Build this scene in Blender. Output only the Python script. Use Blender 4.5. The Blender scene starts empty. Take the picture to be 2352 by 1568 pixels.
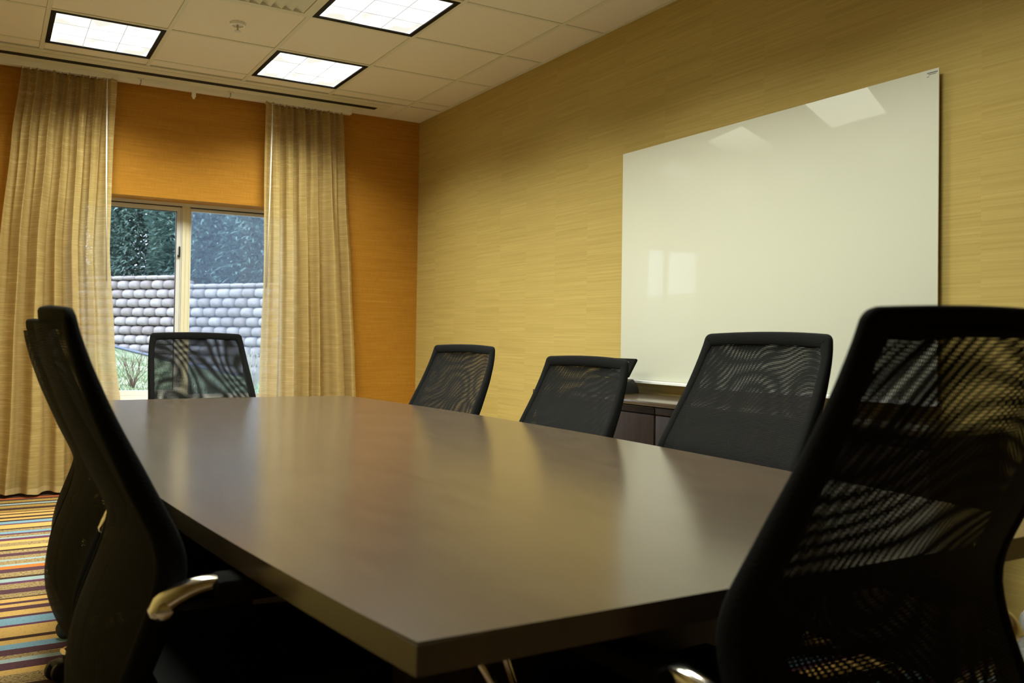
import bpy, bmesh, math, random
from mathutils import Vector, Matrix, noise as mnoise

random.seed(7)
C = bpy.context.scene.collection
SC = bpy.context.scene
PI = math.pi
ZC = 1.045                       # camera height above the carpet
H = 1.6955 + ZC                  # ceiling
XR, XL, YF, YN = 2.9686, -0.65, 6.195, -1.9   # right, left, window and near wall planes

# ---------------------------------------------------------------- camera
cam_d = bpy.data.cameras.new('camera')
cam = bpy.data.objects.new('camera', cam_d)
C.objects.link(cam)
ya, pi_, ro = 0.5084, 0.018, 0.0155
f = Vector((math.sin(ya)*math.cos(pi_), math.cos(ya)*math.cos(pi_), math.sin(pi_)))
r0 = Vector((math.cos(ya), -math.sin(ya), 0)); u0 = r0.cross(f)
r = r0*math.cos(ro) + u0*math.sin(ro); u = -r0*math.sin(ro) + u0*math.cos(ro)
m = Matrix((r, u, -f)).transposed().to_4x4(); m.translation = (0, 0, ZC)
cam.matrix_world = m
cam_d.sensor_fit = 'HORIZONTAL'; cam_d.sensor_width = 36
cam_d.lens = 1988.63/2352*36
cam_d.shift_x = (1176-1078.70)/2352
cam_d.shift_y = (738.36-784)/2352
cam_d.clip_start = 0.05
cam_d.dof.use_dof = True; cam_d.dof.focus_distance = 3.4; cam_d.dof.aperture_fstop = 5.6
SC.camera = cam

# ---------------------------------------------------------------- view, world
SC.view_settings.view_transform = 'Standard'
SC.view_settings.look = 'None'
SC.view_settings.gamma = 1
SC.view_settings.use_curve_mapping = False
SC.view_settings.exposure = 0.0
try:
    SC.cycles.transparent_max_bounces = 40
    SC.cycles.max_bounces = 10
    SC.cycles.diffuse_bounces = 6
    SC.cycles.use_denoising = True
except Exception:
    pass
w = bpy.data.worlds.new('overcast_sky'); SC.world = w; w.use_nodes = True
bg = w.node_tree.nodes['Background']
bg.inputs['Color'].default_value = (0.77, 0.875, 1.05, 1)
bg.inputs['Strength'].default_value = 6.2
LAMP_W = 26.0                     # watts of each ceiling troffer
LAMP_SPREAD = math.radians(133)  # the prismatic lens throws its light downwards
LENS = 1.8                       # radiance of the lens itself
LAMP_COL = (.98, 1.0, 0.83)

# ---------------------------------------------------------------- helpers
def mat(name, col=(.8, .8, .8), rough=.6, metal=0., spec=.5, **kw):
    mt = bpy.data.materials.new(name); mt.use_nodes = True
    b = mt.node_tree.nodes['Principled BSDF']
    b.inputs['Base Color'].default_value = (*col, 1)
    b.inputs['Roughness'].default_value = rough
    b.inputs['Metallic'].default_value = metal
    b.inputs['Specular IOR Level'].default_value = spec
    for k, v in kw.items():
        b.inputs[k.replace('_', ' ')].default_value = v
    return mt

class NT:
    """small wrapper to write node trees shortly"""
    def __init__(s, mt):
        s.t = mt.node_tree; s.n = s.t.nodes; s.b = s.n.get('Principled BSDF')
        s.out = s.n['Material Output']
    def __call__(s, kind, ins=None, **props):
        nd = s.n.new(kind)
        for k, v in props.items(): setattr(nd, k, v)
        for k, v in (ins or {}).items(): s.put(nd.inputs[k], v)
        return nd
    def put(s, sock, v):
        if isinstance(v, bpy.types.NodeSocket): s.t.links.new(v, sock)
        elif isinstance(v, bpy.types.Node): s.t.links.new(v.outputs[0], sock)
        else: sock.default_value = v
    def math(s, op, a, b=0.):
        return s('ShaderNodeMath', {0: a, 1: b}, operation=op).outputs[0]
    def mix(s, fac, a, b):
        nd = s.n.new('ShaderNodeMix'); nd.data_type = 'RGBA'
        s.put(nd.inputs[0], fac)
        s.put(nd.inputs[6], (*a, 1) if isinstance(a, tuple) else a)
        s.put(nd.inputs[7], (*b, 1) if isinstance(b, tuple) else b)
        return nd.outputs[2]
    def ramp(s, fac, stops):
        nd = s.n.new('ShaderNodeValToRGB'); e = nd.color_ramp.elements
        while len(e) < len(stops): e.new(.5)
        for el, (p, c) in zip(e, stops):
            el.position = p; el.color = (*c, 1) if isinstance(c, tuple) else (c, c, c, 1)
        s.put(nd.inputs[0], fac); return nd.outputs[0]
    def obj(s): return s('ShaderNodeTexCoord').outputs['Object']
    def xyz(s, v):
        nd = s('ShaderNodeSeparateXYZ', {0: v}); return nd.outputs
    def vec(s, x, y, z): return s('ShaderNodeCombineXYZ', {0: x, 1: y, 2: z}).outputs[0]
    def noise(s, v, scale=1., detail=2., rough=.5):
        return s('ShaderNodeTexNoise', {'Vector': v, 'Scale': scale, 'Detail': detail, 'Roughness': rough}).outputs[0]
    def bump(s, h, strength=.2, dist=.002):
        nd = s('ShaderNodeBump', {'Height': h, 'Strength': strength, 'Distance': dist})
        s.put(s.b.inputs['Normal'], nd.outputs[0])

def link(name, me, mt=None, parent=None):
    o = bpy.data.objects.new(name, me); C.objects.link(o)
    if mt is not None:
        if not me.materials: me.materials.append(mt)
    if parent is not None: o.parent = parent
    return o

def obj(name, bm, mt, parent=None, smooth=False):
    me = bpy.data.meshes.new(name); bm.normal_update(); bm.to_mesh(me); bm.free()
    if smooth:
        for p in me.polygons: p.use_smooth = True
    return link(name, me, mt, parent)

def smart(o, ang=40):
    """smooth shading with sharp edges kept above an angle"""
    me = o.data
    for p in me.polygons: p.use_smooth = True
    bm = bmesh.new(); bm.from_mesh(me)
    for e in bm.edges:
        if len(e.link_faces) == 2 and e.calc_face_angle(0) > math.radians(ang): e.smooth = False
    bm.to_mesh(me); bm.free()
    return o

def empty(name, loc, rotz=0.):
    o = bpy.data.objects.new(name, None); C.objects.link(o)
    o.location = loc; o.rotation_euler = (0, 0, rotz); o.empty_display_size = .1
    return o

def tag(o, label, cat, group=None):
    o['label'] = label; o['category'] = cat
    if group: o['group'] = group
    return o

def struct(o):
    o['kind'] = 'structure'; return o

def box(bm, a, b, bev=0., seg=2):
    x0, y0, z0 = a; x1, y1, z1 = b
    vs = [bm.verts.new(p) for p in ((x0,y0,z0),(x1,y0,z0),(x1,y1,z0),(x0,y1,z0),(x0,y0,z1),(x1,y0,z1),(x1,y1,z1),(x0,y1,z1))]
    fs = [bm.faces.new([vs[i] for i in q]) for q in ((3,2,1,0),(4,5,6,7),(0,1,5,4),(1,2,6,5),(2,3,7,6),(3,0,4,7))]
    if bev > 0:
        es = list({e for fc in fs for e in fc.edges})
        bmesh.ops.bevel(bm, geom=es, offset=bev, segments=seg, affect='EDGES', profile=.5)
    return bm

def boxes(*lst):
    bm = bmesh.new()
    for a in lst: box(bm, *a)
    return bm

def tube(bm, pts, rad, n=10, caps=True, up=None):
    """round tube along points, rad number or list"""
    pts = [Vector(p) for p in pts]; rings = []
    for i, p in enumerate(pts):
        d = (pts[min(i+1, len(pts)-1)] - pts[max(i-1, 0)]).normalized()
        a = d.cross(Vector((0, 0, 1)))
        if a.length < 1e-3: a = d.cross(Vector((1, 0, 0)))
        a.normalize(); b = a.cross(d)
        rr = rad[i] if isinstance(rad, (list, tuple)) else rad
        rings.append([bm.verts.new(p + (a*math.cos(k*2*PI/n) + b*math.sin(k*2*PI/n))*rr) for k in range(n)])
    for A, B in zip(rings, rings[1:]):
        for k in range(n):
            bm.faces.new((A[k], A[(k+1) % n], B[(k+1) % n], B[k]))
    if caps:
        bm.faces.new(rings[0][::-1]); bm.faces.new(rings[-1])
    return bm

def lathe(bm, prof, n=24, c=(0, 0, 0)):
    """profile [(r, z)] turned about the z axis"""
    rings = []
    for rr, z in prof:
        rings.append([bm.verts.new((c[0]+rr*math.cos(k*2*PI/n), c[1]+rr*math.sin(k*2*PI/n), c[2]+z)) for k in range(n)])
    for A, B in zip(rings, rings[1:]):
        for k in range(n):
            bm.faces.new((A[k], A[(k+1) % n], B[(k+1) % n], B[k]))
    if prof[0][0] > 1e-5: bm.faces.new(rings[0][::-1])
    if prof[-1][0] > 1e-5: bm.faces.new(rings[-1])
    bmesh.ops.remove_doubles(bm, verts=bm.verts, dist=1e-6)
    return bm

# ---------------------------------------------------------------- materials
M = {}
# yellow grass-cloth wallpaper in narrow strips, the threads broken at each strip seam
M['wall_yellow'] = mat('yellow_grasscloth', rough=.72, spec=.22)
n = NT(M['wall_yellow']); x, y, z = n.xyz(n.obj())
cell = n.math('FLOOR', n.math('DIVIDE', n.math('SUBTRACT', y, 5.883-.319*40), .319))
off = n.math('MULTIPLY', n('ShaderNodeTexWhiteNoise', {'W': cell}, noise_dimensions='1D').outputs[0], 37.)
fine = n.noise(n.vec(n.math('MULTIPLY', y, 1.1), n.math('ADD', n.math('MULTIPLY', z, 105.), off), off), 1., 3., .65)
broad = n.noise(n.vec(n.math('MULTIPLY', y, .7), n.math('ADD', n.math('MULTIPLY', z, 22.), off), off), 1., 1.)
k = n.math('ADD', n.math('MULTIPLY', fine, .8), n.math('MULTIPLY', broad, .2))
col = n.ramp(k, [(.32, (.375, .275, .080)), (.50, (.425, .315, .098)), (.68, (.475, .358, .120))])
n.put(n.b.inputs['Base Color'], col); n.bump(fine, .25, .001)
# orange linen wallpaper
M['wall_orange'] = mat('orange_linen', rough=.75, spec=.2)
n = NT(M['wall_orange']); x, y, z = n.xyz(n.obj())
a = n.noise(n.vec(n.math('MULTIPLY', x, 4.), z, n.math('MULTIPLY', z, 170.)), 1., 3., .6)
b_ = n.noise(n.vec(n.math('MULTIPLY', x, 260.), 0., n.math('MULTIPLY', z, 14.)), 1., 2.)
k = n.math('ADD', n.math('MULTIPLY', a, .65), n.math('MULTIPLY', b_, .35))
n.put(n.b.inputs['Base Color'], n.ramp(k, [(.34, (.34, .147, .0125)), (.5, (.40, .180, .0175)), (.68, (.47, .232, .028))]))
n.bump(k, .2, .001)
M['ceiling_tile'] = mat('mineral_fibre_tile', (.78, .735, .64), .9, spec=.1)
n = NT(M['ceiling_tile']); v = n.obj()
n.put(n.b.inputs['Base Color'], n.ramp(n.noise(v, 160., 3.), [(.35, (.70, .66, .57)), (.6, (.80, .755, .66))]))
n.bump(n.noise(v, 220., 3.), .25, .001)
M['grid'] = mat('white_painted_steel', (.66, .65, .54), .5, spec=.3)
M['white'] = mat('white_plastic', (.78, .76, .70), .45)
M['plenum'] = mat('plenum_board', (.25, .24, .22), .9)
M['slot'] = mat('black_slot', (.006, .006, .006), .7)
M['base'] = mat('brown_rubber_base', (.045, .024, .014), .5)
M['plain_wall'] = M['wall_yellow']
# carpet: stripe colours come from the face colours of the floor mesh
M['carpet'] = mat('striped_loop_carpet', rough=.95, spec=.05)
n = NT(M['carpet']); v = n.obj(); x, y, z = n.xyz(v)
att = n('ShaderNodeVertexColor', layer_name='stripe')
spk = n.noise(n.vec(n.math('MULTIPLY', x, 90.), n.math('MULTIPLY', y, 160.), 0.), 1., 3., .7)
dk = n.math('GREATER_THAN', n.math('ADD', spk, n.math('MULTIPLY', att.outputs['Alpha'], .10)), .63)
c1 = n.mix(n.math('MULTIPLY', dk, .75), att.outputs['Color'], (.05, .03, .02))
c2 = n.mix(n.math('MULTIPLY', n.noise(n.vec(n.math('MULTIPLY', x, 260.), n.math('MULTIPLY', y, 400.), 0.), 1., 2.), .45), c1, (.04, .025, .015))
n.put(n.b.inputs['Base Color'], c2); n.bump(spk, .6, .004)
# dark table laminate
M['table'] = mat('dark_walnut_laminate', (.06, .035, .022), .20, spec=1.0)
n = NT(M['table']); v = n.obj(); x, y, z = n.xyz(v)
g = n.noise(n.vec(n.math('MULTIPLY', x, 26.), n.math('MULTIPLY', y, 3.5), 0.), 1., 5., .6)
blot = n.noise(v, 9., 4.)
n.put(n.b.inputs['Base Color'], n.ramp(n.math('ADD', n.math('MULTIPLY', g, .6), n.math('MULTIPLY', blot, .4)), [(.35, (.047, .032, .0195)), (.65, (.064, .045, .028))]))
M['cabinet'] = mat('espresso_veneer', (.030, .016, .010), .5, spec=.22)
n = NT(M['cabinet']); v = n.obj(); x, y, z = n.xyz(v)
n.put(n.b.inputs['Base Color'], n.ramp(n.noise(n.vec(n.math('MULTIPLY', x, 40.), n.math('MULTIPLY', y, 40.), n.math('MULTIPLY', z, 4.)), 1., 4.), [(.35, (.012, .0068, .0045)), (.65, (.020, .0115, .0075))]))
M['fabric'] = mat('black_mesh_fabric', (.012, .012, .0125), .9, spec=.12)
M['frame'] = mat('black_sleeve_fabric', (.0050, .0050, .0052), .88, spec=.07)
n = NT(M['frame']); v = n.obj()
n.bump(n('ShaderNodeTexVoronoi', {'Vector': v, 'Scale': 300.}).outputs[0], .5, .001)
M['seat'] = mat('black_upholstery', (.007, .007, .007), .95, spec=.03)
n = NT(M['seat']); n.bump(n.noise(n.obj(), 380., 2.), .4, .001)
M['blackp'] = mat('black_plastic', (.012, .012, .012), .42)
M['chrome'] = mat('polished_aluminium', (.78, .76, .72), .16, 1.)
M['alum'] = mat('white_aluminium', (.66, .66, .66), .38, spec=.5)
M['beige'] = mat('beige_vinyl', (.70, .66, .50), .45)
M['gasket'] = mat('dark_gasket', (.015, .015, .018), .6)
M['board'] = mat('white_backpainted_glass', (.59, .60, .515), .03, spec=.095)
M['sprink'] = mat('brushed_nickel', (.55, .52, .45), .35, .8)

# mesh panels: open holes between black threads (holes are see-through)
def mesh_material(name, p):
    mt = bpy.data.materials.new(name); mt.use_nodes = True
    n = NT(mt); b = n.b
    b.inputs['Base Color'].default_value = (.0068, .0068, .0070, 1); b.inputs['Roughness'].default_value = .85
    b.inputs['Specular IOR Level'].default_value = .15
    uv = n('ShaderNodeUVMap').outputs[0]; x, y, z = n.xyz(uv)
    kx = 2*PI/p; ky = 2*PI/(p*1.25)
    ca = n.math('COSINE', n.math('MULTIPLY', x, kx/2)); cb = n.math('COSINE', n.math('MULTIPLY', y, ky/2))
    hole = n.math('GREATER_THAN', n.math('ABSOLUTE', n.math('MULTIPLY', ca, cb)), .45)
    # cos*cos has lattice cells of alternating sign: its magnitude gives a staggered net of holes
    ms = n('ShaderNodeMixShader', {0: hole, 1: b.outputs[0], 2: n('ShaderNodeBsdfTransparent').outputs[0]})
    n.put(n.out.inputs[0], ms.outputs[0])
    return mt
M['mesh_front'] = mesh_material('open_mesh_front', .0034)
M['mesh_rear'] = mesh_material('open_mesh_rear', .0036)

# window glass: clear pane with a surface reflection
def glass(name, tint, haze=0., hcol=(.5, .55, .65)):
    mt = bpy.data.materials.new(name); mt.use_nodes = True
    n = NT(mt); n.n.remove(n.b)
    tr = n('ShaderNodeBsdfTransparent', {'Color': (*tint, 1)})
    gl = n('ShaderNodeBsdfGlossy', {'Color': (1, 1, 1, 1), 'Roughness': .02})
    fr = n('ShaderNodeFresnel', {'IOR': 1.3})
    s = n('ShaderNodeMixShader', {0: fr.outputs[0], 1: tr.outputs[0], 2: gl.outputs[0]})
    if haze:
        d = n('ShaderNodeBsdfTranslucent', {'Color': (*hcol, 1)})
        s = n('ShaderNodeMixShader', {0: haze, 1: s.outputs[0], 2: d.outputs[0]})
    n.put(n.out.inputs[0], s.outputs[0])
    return mt
M['glass'] = glass('window_glass', (.93, .96, .97))
M['screen'] = glass('fine_insect_screen', (.93, .95, .97), .07, (.50, .58, .75))

# woven sheer curtain
def curtain_mat():
    mt = bpy.data.materials.new('sheer_woven_curtain'); mt.use_nodes = True
    n = NT(mt); n.n.remove(n.b)
    uv = n('ShaderNodeUVMap').outputs[0]; x, y, z = n.xyz(uv)
    s1 = n.noise(n.vec(n.math('MULTIPLY', x, 2.5), n.math('MULTIPLY', y, 170.), 0.), 1., 2., .6)
    s2 = n.noise(n.vec(n.math('MULTIPLY', x, 6.), n.math('MULTIPLY', y, 30.), 3.), 1., 2.)
    k = n.math('ADD', n.math('MULTIPLY', s1, .7), n.math('MULTIPLY', s2, .3))
    col = n.ramp(k, [(.34, (.45, .325, .125)), (.5, (.50, .37, .15)), (.66, (.56, .43, .19))])
    d = n('ShaderNodeBsdfDiffuse', {'Color': col})
    t = n('ShaderNodeBsdfTranslucent', {'Color': (.80, .70, .48, 1)})
    gl = n('ShaderNodeBsdfGlossy', {'Color': (1., .86, .55, 1), 'Roughness': .30})
    m1 = n('ShaderNodeMixShader', {0: .27, 1: d.outputs[0], 2: t.outputs[0]})
    m2 = n('ShaderNodeMixShader', {0: n.ramp(k, [(.56, 0.), (.62, .22)]), 1: m1.outputs[0], 2: gl.outputs[0]})
    tr = n('ShaderNodeBsdfTransparent')
    m3 = n('ShaderNodeMixShader', {0: n.ramp(k, [(.36, .16), (.60, .03)]), 1: m2.outputs[0], 2: tr.outputs[0]})
    n.put(n.out.inputs[0], m3.outputs[0])
    return mt
M['curtain'] = curtain_mat()
M['hem'] = mat('curtain_hem', (.46, .35, .16), .8, spec=.1)

# lamp diffuser: acrylic lens glowing in a brighter band where the tubes run
M['lens'] = bpy.data.materials.new('glowing_acrylic_lens'); M['lens'].use_nodes = True
n = NT(M['lens']); n.n.remove(n.b); v = n.obj(); x, y, z = n.xyz(v)
dip = n.ramp(n.noise(v, 6., 1.), [(.40, .0), (.56, 1.)])
band = n.ramp(n.math('ABSOLUTE', n.math('DIVIDE', y, .29)), [(.20, 1.), (.36, 0.)])
lev = n.math('MAXIMUM', dip, band)
em = n('ShaderNodeEmission', {'Color': n.mix(lev, (.54, .525, .45), (1., .985, .92)), 'Strength': LENS})
n.put(n.out.inputs[0], em.outputs[0])
M['lens_seam'] = bpy.data.materials.new('lens_seam'); M['lens_seam'].use_nodes = True
n = NT(M['lens_seam']); n.n.remove(n.b)
em = n('ShaderNodeEmission', {'Color': (1, .98, .90, 1), 'Strength': .55}); n.put(n.out.inputs[0], em.outputs[0])
M['lamp_rim'] = mat('black_lamp_rim', (.004, .004, .0045), .6, spec=.2)

# outdoors
M['lawn'] = mat('winter_lawn', rough=.95, spec=.05)
n = NT(M['lawn']); v = n.obj()
n.put(n.b.inputs['Base Color'], n.ramp(n.noise(v, 2.2, 6., .7), [(.36, (.15, .22, .11)), (.5, (.25, .29, .18)), (.66, (.40, .37, .28))]))
M['blade'] = mat('grass_blade', (.25, .30, .17), .8, spec=.1)
M['block'] = mat('split_face_concrete', rough=.95, spec=.08)
n = NT(M['block']); v = n.obj()
rnd = n('ShaderNodeObjectInfo').outputs['Random']
base = n.ramp(rnd, [(0., (.30, .25, .235)), (.5, (.37, .325, .315)), (1., (.44, .395, .375))])
spk = n.noise(v, 55., 4., .7)
n.put(n.b.inputs['Base Color'], n.mix(n.ramp(spk, [(.35, .45), (.6, 0.)]), base, (.17, .15, .145)))
n.bump(spk, .6, .01)
def leaf_mat(name, lo, hi):
    mt = mat(name, rough=.55, spec=.35)
    n = NT(mt); v = n.obj()
    n.put(n.b.inputs['Base Color'], n.ramp(n.noise(v, 3.5, 4., .7), [(.3, lo), (.7, hi)]))
    return mt
M['leafA'] = leaf_mat('dark_evergreen_needles', (.065, .125, .115), (.21, .30, .26))
M['leafB'] = leaf_mat('mid_evergreen_needles', (.08, .14, .125), (.25, .34, .29))
M['bark'] = mat('brown_bark', (.07, .045, .03), .9, spec=.1)
M['hose'] = mat('blue_grey_pipe', (.12, .14, .19), .4)
M['twig'] = mat('dry_twig', (.15, .105, .08), .9, spec=.1)
M['straw'] = mat('dry_grass', (.42, .38, .31), .9, spec=.1)

# ================================================================ SETTING
# floor: one face per carpet stripe so that the stripes are colour zones; the first dark one is shadow painted along the window wall
STR = [('K',6.109),('R',6.054),('K',6.01),('O',5.94),('K',5.905),('L',5.863),('K',5.838),('O',5.764),('K',5.699),('O',5.644),('K',5.628),('G',5.582),('K',5.552),('G',5.492),('K',5.448),('G',5.398),('K',5.362),('B',5.3),('P',5.272),('G',5.172),('K',5.146),('T',5.095),('B',5.044),('P',5.013),('T',4.959),('L',4.929),('P',4.876),('G',4.824),('T',4.751),('G',4.686),('K',4.654),('T',4.596),('U',4.54),('T',4.48),('L',4.451),('T',4.384),('L',4.351),('N',4.298),('U',4.234),('T',4.16),('K',4.131),('L',4.076),('P',4.041),('T',3.962),('U',3.897),('T',3.834),('K',3.82),('G',3.773),('U',3.743),('G',3.704),('U',3.656),('G',3.592),('U',3.565),('B',3.482),('P',3.46),('G',3.346),('K',3.315),('G',3.269),('B',3.217),('U',3.16),('T',3.125),('L',3.091),('U',3.026),('G',2.981),('T',2.893)]
PAL = {'K':(.055,.028,.022,0),'R':(.40,.10,.03,0),'O':(.42,.27,.075,.6),'L':(.36,.48,.50,0),'G':(.68,.43,.14,0),'B':(.22,.40,.53,0),'P':(.14,.05,.11,.2),'T':(.44,.32,.155,1),'U':(.10,.045,.065,.4),'N':(.62,.20,.045,0)}
period = YF + .06 - 2.893
rows = [(YF+.06, 'T')]
seq = [(YF+.06 - e, c) for c, e in STR]
edges = []; base_y = YF + .06
y1 = base_y
for rep in range(3):
    for c, e in STR:
        y0 = e - rep*period
        edges.append((y0, y1, c)); y1 = y0
me = bpy.data.meshes.new('floor'); vs = []; fs = []
for y0, y1, c in edges:
    if y1 < YN - .1: continue
    i = len(vs); vs += [(XL-.1, y0, 0), (XR+.1, y0, 0), (XR+.1, y1, 0), (XL-.1, y1, 0)]; fs.append((i, i+1, i+2, i+3))
me.from_pydata(vs, [], fs)
ca = me.color_attributes.new('stripe', 'FLOAT_COLOR', 'CORNER')
for p, (y0, y1, c) in zip(me.polygons, edges):
    for li in p.loop_indices: ca.data[li].color = PAL[c]
struct(link('floor', me, M['carpet']))

TH = .24
# window opening in the far wall
WX0, WX1, WZ0, WZ1 = .46, 1.96, ZC-.47, ZC+.921
struct(obj('wall_far', boxes(((XL-.2, YF, 0), (WX0, YF+TH, H+.05)), ((WX1, YF, 0), (XR+.2, YF+TH, H+.05)),
       ((WX0, YF, WZ1), (WX1, YF+TH, H+.05)), ((WX0, YF, 0), (WX1, YF+TH, WZ0))), M['wall_orange']))
struct(obj('wall_right', boxes(((XR, YN-.2, 0), (XR+.15, YF, H+.05))), M['wall_yellow']))
struct(obj('wall_left', boxes(((XL-.15, YN-.2, 0), (XL, YF, H+.05))), M['wall_yellow']))
struct(obj('wall_near', boxes(((XL, YN-.15, 0), (XR, YN, H+.05))), M['wall_yellow']))
struct(obj('baseboard_right', boxes(((XR-.012, YN, 0), (XR, YF-.012, .10), .003)), M['base']))
struct(obj('baseboard_left', boxes(((XL, YN, 0), (XL+.012, YF-.012, .10), .003)), M['base']))
struct(obj('baseboard_far', boxes(((XL, YF-.012, 0), (XR, YF, .10), .003)), M['base']))
struct(obj('baseboard_near', boxes(((XL, YN, 0), (XR, YN+.012, .10), .003)), M['base']))

# ---- window
win = struct(empty('window_1', ((WX0+WX1)/2, YF+.17, WZ0)))
def wpart(name, lst, mt, parent=None):
    par = parent or win
    o = obj(name, boxes(*lst), mt); mw = par.location if par is win else None
    if par is win:
        for v_ in o.data.vertices: v_.co -= win.location
        o.parent = win
    else:
        for v_ in o.data.vertices: v_.co -= win.location
        o.parent = par
    return o
YW = YF + .175
fr = wpart('window_frame', [((WX0, YW, WZ1-.022), (WX1, YW+.05, WZ1)), ((WX0, YW, WZ0), (WX1, YW+.05, WZ0+.03)),
      ((WX0, YW, WZ0+.03), (WX0+.03, YW+.05, WZ1-.022)), ((WX1-.03, YW, WZ0+.03), (WX1, YW+.05, WZ1-.022))], M['alum'])
wpart('window_stop', [((WX0+.03, YW+.012, WZ1-.030), (WX1-.03, YW+.045, WZ1-.022))], M['gasket'])
wpart('mullion', [((1.197, YW-.004, WZ0+.03), (1.222, YW+.03, WZ1-.022), .003), ((1.222, YW+.004, WZ0+.03), (1.250, YW+.03, WZ1-.022), .003),
                  ((1.250, YW+.012, WZ0+.03), (1.262, YW+.03, WZ1-.022))], M['beige'])
sash = wpart('sliding_sash', [((WX0+.03, YW+.002, WZ1-.060), (1.187, YW+.03, WZ1-.030), .002), ((WX0+.03, YW+.002, WZ0+.03), (1.187, YW+.03, WZ0+.065), .002),
      ((WX0+.03, YW+.002, WZ0+.065), (WX0+.065, YW+.03, WZ1-.060), .002), ((1.160, YW+.002, WZ0+.065), (1.187, YW+.03, WZ1-.060), .002),
      ((1.188, YW-.002, WZ0+.03), (1.195, YW+.03, WZ1-.030), .002)], M['alum'])
wpart('gasket', [((1.1555, YW+.008, WZ0+.065), (1.160, YW+.026, WZ1-.060)), ((WX0+.065, YW+.008, WZ1-.0645), (1.160, YW+.026, WZ1-.060)), ((WX0+.065, YW+.008, WZ0+.065), (WX0+.069, YW+.026, WZ1-.0645))], M['gasket'], sash)
wpart('pane', [((WX0+.06, YW+.015, WZ0+.06), (1.158, YW+.019, WZ1-.058))], M['glass'], sash)
la = wpart('latch', [((1.176, YW-.012, ZC+.535), (1.186, YW+.004, ZC+.612), .003), ((1.166, YW-.018, ZC+.535), (1.180, YW-.004, ZC+.552), .003)], M['blackp'], sash)
wpart('fixed_pane_trim', [((1.262, YW+.020, WZ1-.046), (WX1-.03, YW+.045, WZ1-.030)), ((1.262, YW+.026, WZ1-.051), (WX1-.03, YW+.043, WZ1-.046))], M['alum'])
wpart('pane', [((1.262, YW+.034, WZ0+.03), (WX1-.03, YW+.038, WZ1-.04))], M['glass'])
wpart('insect_screen', [((1.262, YW+.046, WZ0+.03), (WX1-.03, YW+.047, WZ1-.03))], M['screen'])
wpart('window_sill', [((WX0-.03, YF-.03, WZ0-.02), (WX1+.03, YW, WZ0+.004), .004)], M['white'])

# ---- suspended ceiling
T = .6096; GX = .2479; HY = 5.6626
ceil = struct(obj('ceiling', boxes(((XL, YN, H+.045), (XR, YF, H+.06))), M['plenum']))
BW = .024
xs = [XL] + [GX + i*T for i in range(-1, 5)] + [XR]
ys = [YN] + [HY - j*T for j in range(12, -1, -1) if HY - j*T > YN + .05] + [5.80]
LIGHTS = [(i, j) for i in (0, 2) for j in (0, 2, 4, 6)]
VENT = (1, 2)
tile_me = None
for a in range(len(xs)-1):
    for b in range(len(ys)-1):
        x0, x1, y0, y1 = xs[a], xs[a+1], ys[b], ys[b+1]
        i = round((x0-GX)/T) if a > 0 else -9; j = round((HY-y1)/T) if b < len(ys)-2 else -1
        if (i, j) in LIGHTS or (i, j) == VENT: continue
        if tile_me is None:
            bm = box(bmesh.new(), (-.5, -.5, 0), (.5, .5, 1), 0.); tile_me = bpy.data.meshes.new('ceiling_tile'); bm.to_mesh(tile_me); bm.free()
            tile_me.materials.append(M['ceiling_tile'])
        o = bpy.data.objects.new('ceiling_tile', tile_me); C.objects.link(o); o.parent = ceil
        mx0 = 0 if a == 0 else BW/2; mx1 = 0 if a == len(xs)-2 else BW/2
        my0 = 0 if b == 0 else BW/2
        o.location = ((x0+mx0+x1-mx1)/2, (y0+my0+y1-BW/2)/2, H + random.uniform(.003, .0055))
        o.scale = (x1-x0-mx0-mx1-.002, y1-y0-my0-BW/2-.002, .016)
def tbar(a, b):
    obj('grid_bar', boxes((a, b, .0015)), M['grid'], ceil)
for i in range(1, len(xs)-1):            # main runners along the room
    tbar((xs[i]-BW/2, YN, H), (xs[i]+BW/2, 5.80, H+.012))
for j in range(1, len(ys)-1):            # cross tees between them
    for a in range(len(xs)-1):
        x0 = xs[a] + (BW/2 if a else 0); x1 = xs[a+1] - (BW/2 if a < len(xs)-2 else 0)
        tbar((x0, ys[j]-BW/2, H), (x1, ys[j]+BW/2, H+.012))
obj('wall_angle', boxes(((XR-.02, YN, H-.001), (XR, YF, H+.003))), M['grid'], ceil)
# plain strip of ceiling between the slot and the window wall, and beside the slot end
for a, b in (((XL, 6.076, H), (XR, YF, H+.02)), ((2.568, 5.80, H), (2.686-BW/2, 6.076, H+.02)), ((2.686+BW/2, 5.80, H), (XR, 6.076, H+.02))):
    obj('ceiling_strip', boxes((a, b)), M['ceiling_tile'], ceil)
tbar((2.686-BW/2, 5.80, H-.0005), (2.686+BW/2, YF, H+.012))

# linear slot diffuser above the curtains
sd = tag(empty('slot_diffuser', ((XL+2.568)/2, 5.94, H)), 'long white slot diffuser with one dark slit in the ceiling along the window wall', 'vent')
def ch(name, lst, mt, par, sm=False):
    o = obj(name, boxes(*lst), mt)
    mi = Matrix.Translation(par.location) @ Matrix.Rotation(par.rotation_euler[2], 4, 'Z')
    if par.parent is None: o.data.transform(mi.inverted())
    o.parent = par
    return smart(o) if sm else o
ch('frame_strip', [((XL, 5.801, H-.002), (2.568, 5.855, H+.02), .001)], M['grid'], sd)
ch('frame_strip', [((XL, 5.857, H-.004), (2.568, 5.937, H+.012), .001)], M['grid'], sd)
ch('frame_strip', [((XL, 6.005, H-.004), (2.568, 6.075, H+.012), .001)], M['grid'], sd)
ch('slot', [((XL, 5.938, H-.0030), (2.50, 6.004, H+.004))], M['slot'], sd)
ch('end_cap', [((2.50, 5.937, H-.004), (2.568, 6.005, H+.012))], M['grid'], sd)
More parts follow.
